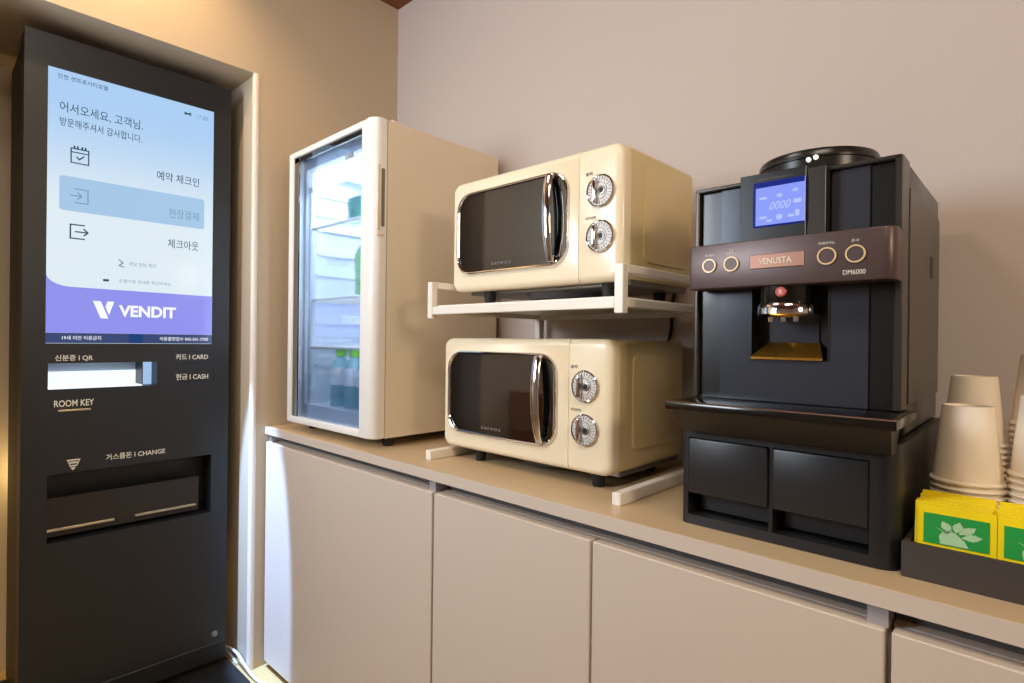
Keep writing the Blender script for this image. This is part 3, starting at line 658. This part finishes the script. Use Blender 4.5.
# drip tray and skirt
TY = 2.735
obj('drip_tray', B().box(-1.462, -.432, TY, Y0+.125, -.352, Z0-.002, .008, 2), 'tray', cm, label='glossy black drip tray')
obj('tray_rim', B().box(-1.458, -.436, TY-.002, TY+.010, Z0-.008, Z0+.001, .003, 1), 'chrome', cm)
sk = B(); v8 = [sk.bm.verts.new(p) for p in ((-1.435, TY+.02, -.351), (-.455, TY+.02, -.351), (-.455, 2.95, -.351), (-1.435, 2.95, -.351), (-1.425, 2.885, -.475), (-.475, 2.885, -.475), (-.47, 2.95, -.475), (-1.44, 2.95, -.475))]
for q in ((3,2,1,0),(4,5,6,7),(0,1,5,4),(1,2,6,5),(2,3,7,6),(3,0,4,7)): sk.bm.faces.new([v8[i] for i in q])
obj('skirt', sk, 'skirt', cm, smooth=False)

# ---------------------------------------------------------------- box of tea sachets
TX0, TX1 = -.445, .62
tb = B(); e = .022
tb.box(TX0+.023, TX1-.023, 2.973, 4.177, CT, CT+.02); tb.box(TX0, TX1, 2.95, 2.95+e, CT, CT+.152); tb.box(TX0, TX1, 4.20-e, 4.20, CT, CT+.145)
tb.box(TX0, TX0+e, 2.96, 4.20, CT, CT+.145); tb.box(TX1-e, TX1, 2.96, 4.20, CT, CT+.145)
solo('storage_tray', tb, 'box', (.08, 3.5, CT), 'dark brown open tray holding yellow tea sachets and paper cups at the right end', 'tray')
def sachet():
    t = thing('tea_sachet', (0, 0, 0), '', 'tea bag', 'yellow tea sachets in the dark tray')
    w, h = .262, .285
    obj('wrapper', B().prism(rr(-w/2, w/2, 0, h, .004), 'y', -.008, .008, .003, 1, both=True), 'yellow', t)
    pr_ = obj('print', B().box(-w/2+.020, w/2-.022, -.011, -.008, .125, h-.035), 'green', t, smooth=False, label='green printed picture')
    lf = B()
    def pt(pts): lf.prism([(q[0]*.95, .130+(q[1]-.08)*.78) for q in pts], 'y', -.0135, -.0112)
    pt([(-.055, .080), (.045, .080), (.030, .115), (-.005, .150), (-.045, .150), (-.060, .120)])
    pt([(-.075, .165), (-.045, .150), (-.010, .160), (-.030, .135)])
    for a, bx, bz, L in ((115, -.020, .15, .070), (80, .0, .15, .075), (45, .01, .145, .085), (15, .02, .13, .075)):
        ca_, sa = math.cos(math.radians(a)), math.sin(math.radians(a)); q = []
        for i in range(11): 
            t_ = i/10; ww = .016*math.sin(PI*min(1, t_*1.02))*(1+.25*(i % 2)); q.append((bx+ca_*L*t_-sa*ww, bz+sa*L*t_*.8+ca_*ww))
        for i in range(10, -1, -1):
            t_ = i/10; ww = .016*math.sin(PI*min(1, t_*1.02))*(1+.25*(i % 2)); q.append((bx+ca_*L*t_+sa*ww, bz+sa*L*t_*.8-ca_*ww))
        qq = []
        for p_ in q:
            if not qq or (abs(p_[0]-qq[-1][0])+abs(p_[1]-qq[-1][1])) > 1e-4: qq.append(p_)
        pt(qq)
    obj('leaf_print', lf, 'pale', pr_, smooth=False)
    return t
def copy_tree(o, parent=None):
    c = o.copy(); C.objects.link(c); c.parent = parent
    for ch in list(o.children): copy_tree(ch, c)
    return c
sp = sachet(); first = True
ordn = ['front', 'second', 'third', 'fourth', 'fifth', 'sixth', 'seventh', 'eighth', 'ninth']
for col, (cx, nm) in enumerate(((-.262, 'left column, next to the coffee machine'), (.005, 'middle column of the tray'), (.27, 'right column, past the picture edge'))):
    for i in range(8):
        o = sp if first else copy_tree(sp); first = False
        jx = random.uniform(-.008, .008)+(-.012*(i > 0))
        o.location = W(cx+jx, 3.015+i*.030, CT+.024); dz = random.uniform(0, .012)*(i > 0)
        o.rotation_euler = (math.radians(-5-i*.6), 0, math.radians(random.uniform(-1.5, 1.5)))
        o.scale = (1, 1, 1.01+.006*i+dz)
        o['label'] = f'{ordn[i]} yellow and green tea sachet in the {nm}'

# ---------------------------------------------------------------- paper cups, nested upside down
def cup():
    h = .362; rb, rt = .137, .098
    o = obj('paper_cup', B().lathe([(rb-.006, .002), (rb+.003, .0), (rb+.008, .008), (rb+.003, .017), (rb-.004, .018), (rt+.001, h-.004), (rt-.002, h), (rt-.010, h), (rt-.012, h-.012), (.001, h-.012), (.001, h-.016), (rt-.016, h-.018), (rb-.010, .006)], (0, 0, 0), 'z', 40, caps=False), 'cup', None, (0, 0, 0))
    return tag(o, '', 'paper cup', None)
cp = cup(); first = True
words = ['topmost', 'second from the top', 'third from the top', 'fourth from the top', 'fifth from the top', 'sixth from the top', 'seventh from the top', 'eighth from the top', 'ninth from the top', 'tenth from the top', 'eleventh from the top', 'twelfth from the top', 'thirteenth from the top', 'fourteenth from the top', 'fifteenth from the top', 'sixteenth from the top', 'seventeenth from the top', 'eighteenth from the top', 'nineteenth from the top', 'twentieth from the top']
zt = CT+.005; CUPX1, CUPX2 = .020, .008
for (x, y, n, nm) in ((-.262, 3.44, 12, 'front stack beside the coffee machine'), (-.272, 3.90, 16, 'rear stack beside the coffee machine'),
                      (CUPX1, 3.47, 14, 'front stack at the right picture edge'), (CUPX2, 3.93, 20, 'rear stack at the right picture edge')):
    for i in range(n):
        o = cp if first else cp.copy()
        if not first: C.objects.link(o)
        first = False
        kidx = n-1-i
        o.location = W(x+random.uniform(-.002, .002), y+random.uniform(-.002, .002), zt+.016+i*.0305*1.0)
        o['label'] = f'white paper cup, {words[kidx]} in the {nm}'; o['group'] = 'cups nested upside down in the '+nm

# ---------------------------------------------------------------- seen only as a reflection in the oven window
wc = thing('wooden_cabinet', (-6.05, -.75, FL), 'orange-brown wooden cabinet against the left wall, seen reflected in the lower microwave', 'cabinet')
obj('body', B().box(-6.38, -5.75, -1.05, -.50, FL, -.82, .01, 1), 'wood', wc)
obj('door', B().box(-5.75, -5.72, -1.02, -.53, FL+.1, -.88, .006, 1), 'wood', wc)
# tidy
for o in bpy.data.objects:
    if 'base' in o: del o['base']
